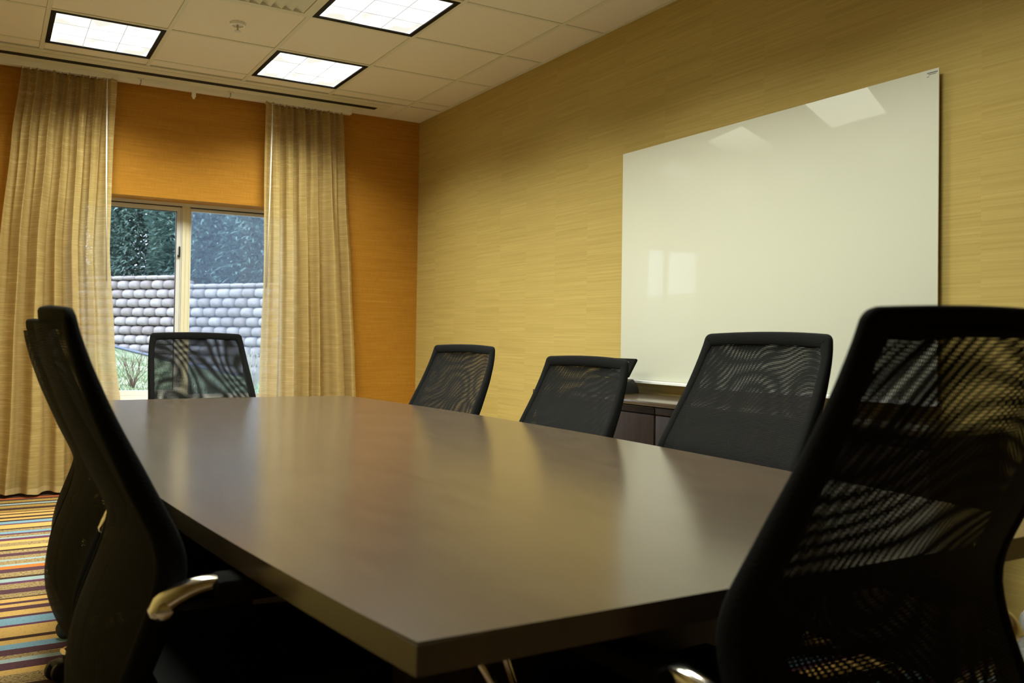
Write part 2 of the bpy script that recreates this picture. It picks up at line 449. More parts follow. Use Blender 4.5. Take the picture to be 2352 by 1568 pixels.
# curtain track under the ceiling
ct = tag(empty('curtain_track', (1.1, 6.125, H)), 'white curtain track fixed to the ceiling in front of the orange wall', 'curtain track')
for x0, x1 in ((XL+.02, .858), (.864, 1.452), (1.458, 2.36)):
    ch('rail', [((x0, 6.100, H-.036), (x1, 6.150, H), .003)], M['white'], ct)
for x0 in (.861, 1.455):
    ch('rail_joint', [((x0-.02, 6.096, H-.010), (x0+.02, 6.100, H))], M['grid'], ct)
hk = tag(obj('curtain_carrier', box(box(bmesh.new(), (1.194, 6.112, H-.072), (1.222, 6.132, H-.036), .004), (1.200, 6.114, H-.085), (1.216, 6.130, H-.070), .004), M['white']),
    'small white plastic hook hanging from the middle of the curtain track', 'hook')
o = hk; c0 = Vector((1.208, 6.122, H-.06)); o.data.transform(Matrix.Translation(-c0)); o.location = c0

# ---- troffers
def place(o, loc, rz=0):
    o.location = loc; o.rotation_euler = (0, 0, rz); return o
R_ = T/2 - BW/2 - .001
lamp = empty('ceiling_light', (0, 0, 0))
RW = .025
rim = [((-R_, -R_, -.002), (R_, -R_+RW, .03)), ((-R_, R_-RW, -.002), (R_, R_, .03)), ((-R_, -R_+RW, -.002), (-R_+RW, R_-RW, .03)), ((R_-RW, -R_+RW, -.002), (R_, R_-RW, .03))]
obj('rim', boxes(*rim), M['lamp_rim'], lamp)
L_ = R_ - RW + .001
obj('diffuser', boxes(((-L_, -L_, .004), (L_, L_, .008))), M['lens'], lamp)
seams = []
for k in (-1, 1):
    seams += [((k*.092-.0022, -L_, .0025), (k*.092+.0022, L_, .0038))]
    seams += [((-L_, k*.092-.0022, .0023), (L_, k*.092+.0022, .0037))]
for s_ in seams: obj('diffuser_seam', boxes(s_), M['lens_seam'], lamp)
obj('housing', boxes(((-R_, -R_, .021), (R_, R_, .029))), M['lamp_rim'], lamp)
ld = bpy.data.lights.new('tube_light', 'AREA'); ld.shape = 'SQUARE'; ld.size = 2*L_-.01; ld.energy = LAMP_W; ld.color = LAMP_COL; ld.spread = LAMP_SPREAD
lo = bpy.data.objects.new('tube_light', ld); C.objects.link(lo); lo.parent = lamp; lo.location = (0, 0, .0015)
LLAB = {(0, 0): 'square ceiling light nearest the left curtain, over the window', (2, 0): 'square ceiling light nearest the right curtain, with black rim',
        (2, 2): 'square ceiling light cut by the top edge of the photo, above the table', (0, 2): 'square ceiling light mirrored in the whiteboard, second from the window on the left row',
        (0, 4): 'square ceiling light third from the window in the row farther from the whiteboard wall', (2, 4): 'square ceiling light third from the window in the row nearer the whiteboard wall',
        (0, 6): 'square ceiling light fourth from the window in the row farther from the whiteboard wall', (2, 6): 'square ceiling light fourth from the window in the row nearer the whiteboard wall'}
def dup(root):
    r_ = root.copy(); C.objects.link(r_)
    for c_ in list(root.children):
        d_ = c_.copy(); C.objects.link(d_); d_.parent = r_
        for g_ in c_.children:
            e_ = g_.copy(); C.objects.link(e_); e_.parent = d_
    return r_
for q, (i, j) in enumerate(LIGHTS):
    l = lamp if q == 0 else dup(lamp)
    l.location = (GX+(i+.5)*T, HY-(j+.5)*T, H)
    tag(l, LLAB[(i, j)], 'ceiling light', 'square troffers in the ceiling grid')
# louvred return grille beside the nearest light
vt = tag(empty('ceiling_vent', (GX+1.5*T, HY-2.5*T, H)), 'white louvred air grille cut by the top edge of the photo, in the ceiling', 'vent')
q = R_
obj('vent_frame', boxes(((-q, -q, -.003), (q, -q+.03, .02)), ((-q, q-.03, -.003), (q, q, .02)), ((-q, -q+.03, -.003), (-q+.03, q-.03, .02)), ((q-.03, -q+.03, -.003), (q, q-.03, .02))), M['grid'], vt)
obj('vent_back', boxes(((-q+.03, -q+.03, .030), (q-.03, q-.03, .034))), M['ceiling_tile'], vt)
for k in range(9):
    xk = -q + .06 + k*(2*q-.12)/8
    bm = bmesh.new(); box(bm, (-.028, -q+.03, -.0015), (.028, q-.03, .0015))
    o = obj('louvre', bm, M['grid'], vt); o.location = (xk, 0, .010); o.rotation_euler = (0, math.radians(24), 0)
# sprinkler
sp = tag(empty('sprinkler', (1.163, 4.749, H)), 'small round metal fire sprinkler in the middle of a ceiling tile', 'sprinkler')
smart(obj('escutcheon', lathe(bmesh.new(), [(.0, -.004), (.026, -.004), (.030, -.012), (.041, -.010), (.043, .004)][::-1], 28), M['white'], sp))
smart(obj('socket', lathe(bmesh.new(), [(0., -.006), (.026, -.006), (.026, -.002), (0., -.002)], 24), M['sprink'], sp))
smart(obj('stem', lathe(bmesh.new(), [(0., -.040), (.006, -.040), (.005, -.006), (0., -.006)], 12), M['sprink'], sp))
smart(obj('deflector', lathe(bmesh.new(), [(0., -.043), (.018, -.043), (.018, -.040), (0., -.040)], 16), M['sprink'], sp))

# ================================================================ CURTAINS
def curtain(name, label, xt0, xt1, lead, rows_, seed, wandx):
    """rows_: list of (z, x_left, x_right); lead = +1 when the free edge is on the right"""
    rnd = random.Random(seed)
    root = tag(empty(name, ((xt0+xt1)/2, 6.122, 0)), label, 'curtain', 'sheer curtains at the window')
    NU, NZ = 300, 64
    ztop, zbot = H-.038, .022
    nf = 13
    ph = [rnd.uniform(-.35, .35) for _ in range(40)]
    def edge(z):
        for (za, a0, a1), (zb, b0, b1) in zip(rows_, rows_[1:]):
            if zb <= z <= za:
                t = (za-z)/(za-zb); t = t*t*(3-2*t)*.5 + t*.5
                return a0+(b0-a0)*t, a1+(b1-a1)*t
        return rows_[-1][1], rows_[-1][2]
    bm = bmesh.new(); uvl = bm.loops.layers.uv.new('UVMap'); grid = []
    for iz in range(NZ+1):
        z = ztop + (zbot-ztop)*iz/NZ; x0, x1 = edge(z); row = []
        d = (ztop-z)/(ztop-zbot)
        for iu in range(NU+1):
            s = iu/NU; e = s if lead > 0 else 1-s          # e = 1 at the free edge
            flat = min(1, max(0, (1-e)/.16)); flat = flat*flat*(3-2*flat)
            warp = s + .012*math.sin(9*s+seed) + .018*d*math.sin(13*s+2*seed+1.5*d)
            p1 = math.sin(2*PI*nf*warp)
            p2 = math.sin(2*PI*nf*.46*warp + 1.3*seed + .6*math.sin(3*d+seed))
            p3 = math.sin(2*PI*nf*.23*warp + 2.1*seed - d)
            a1_ = .026*(1-.6*min(1, d*2.2)); a2_ = .056*min(1, .15+d*2.2); a3_ = .030*min(1, .1+d*1.5)
            yy = 6.120 - flat*.066*math.tanh((a1_*p1 + a2_*p2 + a3_*p3)/.066) - (1-flat)*(.030+.012*math.sin(5*z)) - .010*d
            xx = x0 + (x1-x0)*s + flat*.006*math.cos(2*PI*nf*warp)*(1-d*.5)
            zz = z + (0.004*math.sin(2*PI*nf*.5*s+seed) if iz == NZ else 0)
            if iz == 0: zz += .004*p1
            row.append((bm.verts.new((xx-root.location.x, yy-root.location.y, zz)), s*1.9, z))
        grid.append(row)
    for A, B in zip(grid, grid[1:]):
        for k in range(NU):
            q_ = (A[k], B[k], B[k+1], A[k+1])
            fc = bm.faces.new([v_[0] for v_ in q_])
            for lp, v_ in zip(fc.loops, q_): lp[uvl].uv = (v_[1], v_[2])
    fab = obj('fabric', bm, M['curtain'], root, True)
    # hem: a doubled band along the foot
    bm = bmesh.new(); A = grid_top = None
    prev = None
    src = [v_.co.copy() for v_ in fab.data.vertices]
    for k in range(0, NU+1):
        b0 = src[NZ*(NU+1)+k]; b1 = src[(NZ-1)*(NU+1)+k]
        t0 = bm.verts.new(b0 + Vector((0, -.0025, -.002))); t1 = bm.verts.new(b0 + (b1-b0)*.85 + Vector((0, -.0022, 0)))
        if prev: bm.faces.new((prev[0], t0, t1, prev[1]))
        prev = (t0, t1)
    obj('hem', bm, M['hem'], root, True)
    # narrow header tape
    bm = bmesh.new(); prev = None
    for k in range(0, NU+1):
        b0 = src[k]; t0 = bm.verts.new(b0 + Vector((0, .002, -.018))); t1 = bm.verts.new(b0 + Vector((0, .002, 0)))
        if prev: bm.faces.new((prev[0], t0, t1, prev[1]))
        prev = (t0, t1)
    obj('header_tape', bm, M['hem'], root, True)
    for k in range(nf):
        s = (k+.25)/nf; x_ = xt0 + (xt1-xt0)*s
        obj('glider', boxes(((x_-.004-root.location.x, -.012, H-.045), (x_+.004-root.location.x, .012, H-.034))), M['white'], root)
    p0, p1, p2 = wandx
    bm = tube(bmesh.new(), [(p0-root.location.x, 6.068-root.location.y, ZC+1.575), (p1-root.location.x, 6.066-root.location.y, ZC+1.0), (p2-root.location.x, 6.064-root.location.y, ZC+.33)], .0050, 8)
    tube(bm, [(p0-root.location.x, 6.075-root.location.y, ZC+1.645), (p0-root.location.x, 6.070-root.location.y, ZC+1.575)], .0022, 6)
    wd = obj('wand', bm, M['white'], root, True); wd['label'] = 'slim white draw wand'
    return root
curtain('curtain', 'sheer gold curtain gathered on the left side of the window, reaching the carpet', .150, .712, 1,
        [(ZC+1.66, .150, .712), (ZC+1.2, .105, .698), (ZC+.55, .055, .688), (ZC-.1, .02, .735), (ZC-.6, .0, .79), (0, -.03, .81)], 1.0, (.650, .657, .672))
curtain('curtain', 'sheer gold curtain gathered on the right side of the window, beside the bare orange wall', 1.700, 2.306, -1,
        [(ZC+1.66, 1.700, 2.306), (ZC+1.1, 1.704, 2.335), (ZC+.4, 1.706, 2.375), (ZC-.2, 1.698, 2.41), (ZC-.6, 1.69, 2.43), (0, 1.685, 2.44)], 2.3, (1.745, 1.738, 1.724))

# ================================================================ WHITEBOARD
wb = tag(empty('whiteboard', (2.9386, 2.745, ZC-.2037)), 'large frameless white glass whiteboard on the yellow wall', 'whiteboard')
BY0, BY1, BZ1 = 1.871-2.745, 3.623-2.745, 1.19
smart(obj('glass_panel', boxes(((0, BY0, 0), (.006, BY1, BZ1), .0012)), M['board'], wb))
for yy in (BY0+.1, BY1-.1):
    for zz in (.12, BZ1-.12):
        o = obj('standoff', lathe(bmesh.new(), [(.012, 0), (.012, .024)], 14), M['alum'], wb); o.location = (.006, yy, zz); o.rotation_euler = (0, PI/2, 0)
tr = obj('marker_tray', boxes(((-.030, BY0, -.016), (.010, BY1, -.012), .001), ((-.032, BY0, -.016), (-.029, BY1, -.004), .001), ((.002, BY0, -.016), (.026, BY1, .0), .001)), M['alum'], wb)
tr['label'] = 'pale aluminium ledge along the foot of the board'
M['print'] = mat('grey_print', (.16, .17, .17), .5)
for k, (a, b, zz, hh) in enumerate(((.004, .044, .010, .0040), (.008, .038, .0165, .0022), (.036, .0445, .024, .0020))):
    lb = obj('label_print', boxes(((-.0004, BY0+a, BZ1-zz-hh), (.0001, BY0+b, BZ1-zz))), M['print'], wb)

# ================================================================ CREDENZA
cz = tag(empty('credenza', (2.76, 2.76, 0)), 'low dark brown credenza with flat doors under the whiteboard', 'cabinet')
CX0, CX1, CY0, CY1, CZ = 2.570, 2.955, 1.644, 3.885, .773
ch('cabinet_body', [((CX0+.022, CY0+.02, .06), (CX1, CY1-.02, CZ-.020))], M['cabinet'], cz)
ch('plinth', [((CX0+.05, CY0+.04, 0), (CX1-.02, CY1-.04, .06))], M['cabinet'], cz)
ch('worktop', [((CX0-.012, CY0, CZ-.020), (CX1, CY1, CZ), .002)], M['table'], cz, True)
bays = [CY0+.01, 2.07, 2.50, 2.930, 3.405, CY1-.01]
for a, b in zip(bays, bays[1:]):
    dr = ch('drawer', [((CX0, a+.0035, CZ-.054), (CX0+.02, b-.0035, CZ-.024), .0015)], M['cabinet'], cz, True)
    lip = ch('pull_lip', [((CX0-.004, a+.0035, CZ-.0285), (CX0+.012, b-.0035, CZ-.0245))], M['table'], cz)
    lip.parent = dr
    dd = ch('door', [((CX0, a+.006, .065), (CX0+.02, b-.006, CZ-.060), .002)], M['cabinet'], cz, True)

# ---- desk phone
ph = tag(empty('desk_phone', (2.75, 3.49, CZ), math.radians(-82)), 'black desk phone with tilted screen on the credenza behind a mesh chair', 'phone')
def prism(pts, y0, y1):
    bm = bmesh.new(); A = [bm.verts.new((p[0], y0, p[1])) for p in pts]; B = [bm.verts.new((p[0], y1, p[1])) for p in pts]
    k = len(pts); bm.faces.new(A); bm.faces.new(B[::-1])
    for i_ in range(k): bm.faces.new((A[i_], B[i_], B[(i_+1) % k], A[(i_+1) % k]))
    bmesh.ops.recalc_face_normals(bm, faces=bm.faces)
    bmesh.ops.bevel(bm, geom=list(bm.edges), offset=.003, segments=2, affect='EDGES')
    return bm
# x runs across the phone from front (negative) to back, rotated so that it faces the room
def turn(bm):
    bmesh.ops.rotate(bm, verts=bm.verts, cent=(0, 0, 0), matrix=Matrix.Rotation(PI/2, 3, 'Z')); return bm
smart(obj('base', turn(prism([(-.115, .004), (.105, .004), (.095, .035), (.06, .075), (-.10, .022)], -.12, .12)), M['blackp'], ph))
smart(obj('stand', turn(prism([(.045, .03), (.085, .03), (.075, .12), (.055, .12)], -.03, .03)), M['blackp'], ph))
sc_ = smart(obj('screen_housing', turn(prism([(.020, .088), (.034, .082), (.098, .170), (.084, .178)], -.115, .10)), M['seat'], ph))
obj('display', turn(prism([(.020, .0895), (.024, .0890), (.076, .1605), (.073, .1640)], -.08, .02)), mat('dark_display', (.012, .014, .016), .5), ph)
hs = bmesh.new()
tube(hs, [(.085, -.105, .045), (.088, -.09, .058), (.09, -.02, .090), (.088, .03, .112), (.085, .05, .112)], [.016, .020, .015, .019, .015], 10)
smart(obj('handset', hs, M['blackp'], ph))
for r_ in range(4):
    for c_ in range(3):
        o = obj('key', boxes(((-.008, -.006, 0), (.008, .006, .004), .0012)), mat('key_cap', (.06, .06, .06), .5) if (r_, c_) == (0, 0) else bpy.data.materials['key_cap'], ph)
        o.location = (-.03+c_*.024, -.085+r_*.020, .0275+r_*.0066); o.rotation_euler = (math.radians(18), 0, 0)

# ================================================================ TABLE
ZT = ZC - .305
tb = tag(empty('conference_table', (1.0, 2.43, 0)), 'long dark brown boat-shaped conference table in the middle of the room', 'table')
def boat():
    pts = []
    y0, y1 = .78-2.43, 4.14-2.43
    N = 28
    rx, lx = [], []
    for k in range(N+1):
        t = k/N; yy = y0+(y1-y0)*t
        bow = 4*t*(1-t)
        rx.append((.600 + .105*bow, yy)); lx.append((-.620 - .120*bow, yy))
    # far end slightly bowed
    far = [(.600-1.22*k/12, y1 + .020*(1-(2*k/12-1)**2)) for k in range(1, 12)]
    return [(-.620+1.22*k/6, y0) for k in range(1, 6)] + rx + far + lx[::-1]
outline = boat()
bm = bmesh.new()
top = [bm.verts.new((p[0], p[1], ZT)) for p in outline]; bot = [bm.verts.new((p[0], p[1], ZT-.034)) for p in outline]
ft = bm.faces.new(top); bm.faces.new(bot[::-1])
for i_ in range(len(top)):
    bm.faces.new((bot[i_], bot[(i_+1) % len(top)], top[(i_+1) % len(top)], top[i_]))
bmesh.ops.bevel(bm, geom=list(ft.edges), offset=.0025, segments=2, affect='EDGES')
smart(obj('tabletop', bm, M['table'], tb), 30)
for yy in (-1.18, 1.18):
    o = smart(obj('pedestal_panel', boxes(((-.42, yy-.03, .03), (.43, yy+.03, ZT-.034), .004)), M['cabinet'], tb))
    o = smart(obj('foot_plate', boxes(((-.43, yy-.06, 0), (.44, yy+.06, .03), .006)), M['cabinet'], tb))
smart(obj('apron_shade_panel', boxes(((-.14, -1.15, .04), (-.10, 1.15, ZT-.034), .004)), M['cabinet'], tb))  # beam deepened into a dark panel, added to hide lit carpet under the table
obj('apron_rail', boxes(((-.40, -1.45, ZT-.060), (-.36, 1.45, ZT-.034), .003)), M['cabinet'], tb)
obj('apron_rail', boxes(((.36, -1.45, ZT-.060), (.40, 1.45, ZT-.034), .003)), M['cabinet'], tb)

for (a, b) in (((.512, .95, .706), (.640, .95, .490)), ((.635, 1.10, .705), (.721, 1.10, .462))):
    A, B = (Vector(p) - tb.location for p in (a, b))
    e = Vector((B.x+.06, 1.22-2.43, .40))
    br = obj('brace_rod', tube(bmesh.new(), [A, B, e], .0065, 10), M['chrome'], tb, True); br['label'] = 'slim metal brace rod'
# ================================================================ CHAIRS
PRF = [(0, -.172), (.049, -.158), (.092, -.140), (.169, -.103), (.211, -.077), (.275, -.042), (.317, -.017), (.345, -.003), (.38, 0), (.42, -.010), (.465, -.030), (.55, -.068), (.62, -.085), (.68, -.076), (.74, -.048), (.80, 0)]
def lerp_tab(tab, t):
    if t <= tab[0][0]: return tab[0][1]
    for (a, va), (b, vb) in zip(tab, tab[1:]):
        if t <= b:
            return va + (vb-va)*(t-a)/(b-a)
    return tab[-1][1]
def prof(t):  # smoothed profile
    return .919*sum(lerp_tab(PRF, max(0, t+d)) for d in (-.03, -.015, 0, .015, .03))/5
def hw(t):
    h_ = .238 + .042*min(1, max(0, t/.36))**.68
    if t > .52: h_ -= .055*((t-.52)/.27)**2
    return h_
THK = [(0, .016), (.10, .026), (.25, .040), (.40, .044), (.60, .036), (.75, .03)]
TB = .795         # height of the back shell
ZTOP = 1.075
def conc(x, t): 
    uu = min(1, abs(x)/hw(t)); return .020*(1-uu*uu)
def outline_back():
    """closed outline (x, t), counter-clockwise seen from the front"""
    pts = []
    rt, rb = .016, .10
    ht = hw(0)
    # bottom edge left to right
    for k in range(9): pts.append((-hw(TB)+rb + (2*hw(TB)-2*rb)*k/8, TB))
    for k in range(1, 7):
        a = k/7*PI/2; pts.append((hw(TB-rb)-rb+rb*math.sin(a), TB-rb+rb*math.cos(a)))
    N = 34
    for k in range(N+1):
        t = TB-rb + (rt-(TB-rb))*k/N; pts.append((hw(t), t))
    for k in range(1, 6):
        a = k/6*PI/2; pts.append((hw(rt*(1-math.sin(a)))-rt+rt*math.cos(a), rt-rt*math.sin(a)))
    for k in range(11):
        s = 1-2*k/10; pts.append((s*(ht-rt), -.006*(1-s*s)))
    n0 = len(pts)
    for k in range(5, 0, -1):
        a = k/6*PI/2; pts.append((-(hw(rt*(1-math.sin(a)))-rt+rt*math.cos(a)), rt-rt*math.sin(a)))
    for k in range(N+1):
        t = rt + (TB-rb-rt)*k/N; pts.append((-hw(t), t))
    for k in range(6, 0, -1):
        a = k/7*PI/2; pts.append((-(hw(TB-rb)-rb+rb*math.sin(a)), TB-rb+rb*math.cos(a)))
    return pts
def build_frame():
    pts = outline_back(); N = len(pts); bm = bmesh.new(); rings = []
    for i, (x, t) in enumerate(pts):
        xa, ta = pts[i-1]; xb, tb_ = pts[(i+1) % N]
        dx, dt = xb-xa, tb_-ta; L = math.hypot(dx, dt) or 1
        nx, nt = dt/L, -dx/L                    # inward normal: chosen towards the panel centre
        if nx*(0-x)*.2 + nt*(TB*.5-t)*.1 < 0 : nx, nt = -nx, -nt
        wdt = .030 if t > .05 else .036
        th = lerp_tab(THK, t); ring = []
        for k in range(12):
            a = 2*PI*k/12
            ex = abs(math.cos(a))**.6*(1 if math.cos(a) > 0 else -1); ey = abs(math.sin(a))**.6*(1 if math.sin(a) > 0 else -1)
            ins = wdt/2*(1-ex); dep = th/2*(1+ey)
            X, Tt = x+nx*ins, t+nt*ins
            ring.append(bm.verts.new((X, prof(max(0, Tt)) - conc(X, max(0, Tt)) - dep, ZTOP-Tt)))
        rings.append(ring)
    for i in range(N):
        A, B = rings[i], rings[(i+1) % N]
        for k in range(12): bm.faces.new((A[k], A[(k+1) % 12], B[(k+1) % 12], B[k]))
    bmesh.ops.recalc_face_normals(bm, faces=bm.faces)
    return bm
def build_panel(rear):
    bm = bmesh.new(); uvl = bm.loops.layers.uv.new('UVMap')
    for lay in range(2):
        NU, NT_ = 24, 56; G = []; arc = 0; last = None
        for j in range(NT_+1):
            t = .022 + (TB-.05)*j/NT_; row = []
            mid = prof(t)
            if last is not None: arc += math.hypot(mid-last[0], t-last[1])
            last = (mid, t)
            for i in range(NU+1):
                uu = -1+2*i/NU; X = uu*(hw(t)-.020)
                if t > TB-.14: X *= 1-.35*((t-TB+.14)/.14)**2
                if rear: yy = prof(t) - conc(X, t) - lerp_tab(THK, t) + .005 - .012*(1-uu*uu) + lay*.0017
                else: yy = prof(t) - conc(X, t) - .004 - .006*(1-uu*uu) - lay*.0017
                wx, wy = (.0030*math.sin(13*arc + 9*X + 1.1) + .0016*math.sin(31*X + 8*arc), .0034*math.sin(15*X - 11*arc) + .0018*math.sin(27*arc + 17*X)) if rear else (.0012*math.sin(17*arc - 6*X), .0014*math.sin(12*X + 9*arc))
                row.append((bm.verts.new((X, yy, ZTOP-t)), (X+wx, arc+wy)))
            G.append(row)
        for A, B in zip(G, G[1:]):
            for k in range(NU):
                q_ = (A[k], B[k], B[k+1], A[k+1]); fc = bm.faces.new([v_[0] for v_ in q_])
                for lp, v_ in zip(fc.loops, q_): lp[uvl].uv = v_[1]
    return bm
def cushion(x, y0, y1, z0, z1):
    bm = box(bmesh.new(), (-x, y0, z0), (x, y1, z1))
    bmesh.ops.bevel(bm, geom=list(bm.edges), offset=.034, segments=5, affect='EDGES')
    for v_ in bm.verts:
        k = (v_.co.y-y0)/(y1-y0)
        if k > .6: v_.co.z -= .03*((k-.6)/.4)**2
        v_.co.x *= 1-.08*k*k
    return bm
ch0 = empty('office_chair', (0, 0, 0))
smart(obj('back_frame', build_frame(), M['frame'], ch0), 60)
obj('mesh_panel', build_panel(False), M['mesh_front'], ch0, True)
rp = obj('mesh_panel', build_panel(True), M['mesh_rear'], ch0, True)
smart(obj('seat', cushion(.245, -.055, .47, .425, .50), M['seat'], ch0), 50)
smart(obj('seat_pan', boxes(((-.215, .03, .405), (.215, .43, .427), .008)), M['blackp'], ch0))
smart(obj('back_bracket', boxes(((-.06, -.085, .375), (.06, .14, .395), .004), ((-.06, -.088, .375), (.06, -.066, .50), .004)), M['blackp'], ch0))
smart(obj('tilt_mechanism', boxes(((-.09, .12, .345), (.09, .34, .405), .012)), M['blackp'], ch0))
bm = lathe(bmesh.new(), [(0, .13), (.028, .13), (.028, .27), (.018, .272), (.018, .35), (0, .35)], 18, (0, .225, 0))
smart(obj('gas_column', bm, M['blackp'], ch0))
smart(obj('base_hub', lathe(bmesh.new(), [(0, .075), (.045, .078), (.05, .10), (.042, .135), (0, .138)], 20, (0, .225, 0)), M['chrome'], ch0))
# one base leg and its caster, in leg coordinates (x outwards)
def leg_bm():
    bm = bmesh.new(); prev = None
    for k in range(9):
        t = k/8; x_ = .035 + .285*t; hz = .028-.012*t; wy = .026-.008*t; zc = .108-.022*t*t-.006*t
        ring = [bm.verts.new((x_, wy*math.cos(a)*1.0, zc+hz*.6*math.sin(a))) for a in [2*PI*q_/10 for q_ in range(10)]]
        if prev:
            for q_ in range(10): bm.faces.new((prev[q_], prev[(q_+1) % 10], ring[(q_+1) % 10], ring[q_]))
        else: bm.faces.new(ring[::-1])
        prev = ring
    bm.faces.new(prev)
    bmesh.ops.recalc_face_normals(bm, faces=bm.faces)
    return bm
def caster_bm():
    bm = bmesh.new()
    for s in (-1, 1):
        c_ = bmesh.new(); lathe(c_, [(0, -.008), (.022, -.009), (.029, -.005), (.029, .005), (.022, .009), (0, .008)], 18)
        bmesh.ops.rotate(c_, verts=c_.verts, cent=(0, 0, 0), matrix=Matrix.Rotation(PI/2, 3, 'X'))
        bmesh.ops.translate(c_, verts=c_.verts, vec=(0.338, s*.016, .029))
        me_ = bpy.data.meshes.new('t'); c_.to_mesh(me_); c_.free(); bm.from_mesh(me_); bpy.data.meshes.remove(me_)
    # hood over the wheels
    for (A, B) in (((0.312, -.026, .036), (0.355, .026, .060)),): box(bm, A, B, .010)
    tube(bm, [(0.313, 0, .055), (0.313, 0, .082)], .007, 8)
    return bm
lg0 = smart(obj('base_leg', leg_bm(), M['chrome'], ch0), 60); cs0 = smart(obj('caster', caster_bm(), M['blackp'], lg0))
lg0.location = (0, .225, 0)
legs0 = [lg0]
for k in range(1, 5):
    l2 = lg0.copy(); C.objects.link(l2); l2.parent = ch0
    c2_ = cs0.copy(); C.objects.link(c2_); c2_.parent = l2
    legs0.append(l2)
for k, l_ in enumerate(legs0): l_.rotation_euler = (0, 0, k*2*PI/5 + .3)
for s in (-1, 1):
    # cast arm: a flat bar from the pivot on the back frame, curving forward and up, pad on top
    bm = bmesh.new(); prev = None
    for k in range(15):
        t = k/14
        y_ = -.060 + .088*t; zz = .652 + .036*math.sin(min(1, t*1.05)*PI/2); hz = .0185*(1-.5*t)
        if t < .15: hz *= math.sqrt(max(.03, 1-(1-(t+.004)/.154)**2))
        xx = s*(.292 + .014*math.sin(t*PI*.5))
        ring = [bm.verts.new((xx + .013*(abs(math.cos(a))**.7)*(1 if math.cos(a) > 0 else -1), y_, zz + hz*(abs(math.sin(a))**.7)*(1 if math.sin(a) > 0 else -1))) for a in [2*PI*q_/12 for q_ in range(12)]]
        if prev:
            for q_ in range(12): bm.faces.new((prev[q_], prev[(q_+1) % 12], ring[(q_+1) % 12], ring[q_]))
        else: bm.faces.new(ring[::-1])
        prev = ring
    bm.faces.new(prev); bmesh.ops.recalc_face_normals(bm, faces=bm.faces)
    arm = smart(obj('armrest', bm, M['chrome'], ch0), 50); arm['label'] = 'chrome arm with black pad'
    bo = bmesh.new(); lathe(bo, [(0, 0), (.012, 0), (.012, .004), (.008, .0055), (0, .0055)], 18)
    bmesh.ops.rotate(bo, verts=bo.verts, cent=(0, 0, 0), matrix=Matrix.Rotation(s*PI/2, 3, 'Y'))
    bmesh.ops.translate(bo, verts=bo.verts, vec=(s*.305, -.042, .656))
    smart(obj('pivot_bolt', bo, M['chrome'], arm))
    smart(obj('arm_pad', boxes(((s*.306-.030, .022, .668), (s*.306+.030, .315, .697), .011)), M['seat'], arm))
    pb = bmesh.new(); tube(pb, [(s*.245, -.040, .648), (s*.288, -.044, .650)], .014, 10)
    smart(obj('arm_mount', pb, M['blackp'], arm))

def place_chair(o, x, y, rot, dz, base, label, adj=(0, 0, 0)):
    left, right, slide = adj; arms = [c_ for c_ in o.children if c_.name.startswith('armrest')]
    o.location = (x, y, 0); o.rotation_euler = (0, 0, rot)
    for c_ in o.children:
        nm = c_.name.split('.')[0]
        if nm in ('base_leg', 'base_hub'):
            if nm == 'base_leg': c_.rotation_euler = (0, 0, c_.rotation_euler[2] + base)
        elif nm != 'gas_column': c_.location = (0, slide, dz + ((left if c_ == arms[0] else right) if nm == 'armrest' else 0))
    tag(o, label, 'chair', 'black mesh office chairs around the table')
CH = [  # x, y, rot, top height above camera, base turn
    (.995, 4.577, 3.234, -.002, .2, 'black mesh office chair at the far end of the table in front of the window'),
    (1.70, 3.386, 1.648, -.038, .5, 'black mesh office chair on the right side of the table, closest to the room corner'),
    (1.70, 2.499, 1.553, -.066, .1, 'black mesh office chair in front of the desk phone, right side of the table'),
    (1.70, 1.701, 1.465, .022, .8, 'black mesh office chair standing in front of the whiteboard, right side of the table'),
    (1.003, .744, .056, .038, .4, 'large near black mesh office chair seen from behind at the near end of the table'),
    (.263, 1.561, -1.565, .034, .3, 'black mesh office chair nearest on the left side of the table, chrome arm showing'),
    (.274, 2.30, -1.53, .022, .3, 'black mesh office chair second from the front on the left side of the table'),
    (.280, 3.03, -PI/2, -.02, 3.644, 'black mesh office chair third on the left, hidden but for its casters'),
]
allc = [ch0] + [dup(ch0) for _ in CH[1:]]
for o, (x, y, rt, zt, bs, lab) in zip(allc, CH):
    place_chair(o, x, y, rt, ZC+zt-ZTOP, bs, lab, {4: (-.03, -.03, 0), 6: (-.045, 0, 0), 7: (-.055, -.055, .05)}.get(allc.index(o), (0, 0, 0)))

# ================================================================ WASTE BIN
wbn = tag(empty('waste_bin', (2.78, 1.335, 0)), 'small brown waste bin with a clear plastic liner by the right wall', 'bin')
smart(obj('bin_body', lathe(bmesh.new(), [(0, .004), (.105, .004), (.110, .02), (.132, .24), (.136, .245), (.128, .245), (.104, .024), (0, .020)], 30), M['base'], wbn))
bm = bmesh.new(); rnd = random.Random(4); N = 60; R0 = []
for (rr, zz, amp) in ((.122, .17, .002), (.130, .235, .003), (.137, .258, .004), (.143, .250, .006), (.146, .205, .012), (.148, .15, .016), (.147, .115, .018)):
    ring = []
    for k in range(N):
        a = 2*PI*k/N; q_ = rr + amp*(math.sin(7*a+zz*40) + .7*math.sin(17*a+zz*90) + .5*math.sin(29*a-zz*60))*.6
        ring.append(bm.verts.new((q_*math.cos(a), q_*math.sin(a), zz + amp*.8*math.sin(11*a))))
    R0.append(ring)
for A, B in zip(R0, R0[1:]):
    for k in range(N): bm.faces.new((A[k], A[(k+1) % N], B[(k+1) % N], B[k]))
M['liner'] = bpy.data.materials.new('clear_plastic_liner'); M['liner'].use_nodes = True
n = NT(M['liner']); n.n.remove(n.b)
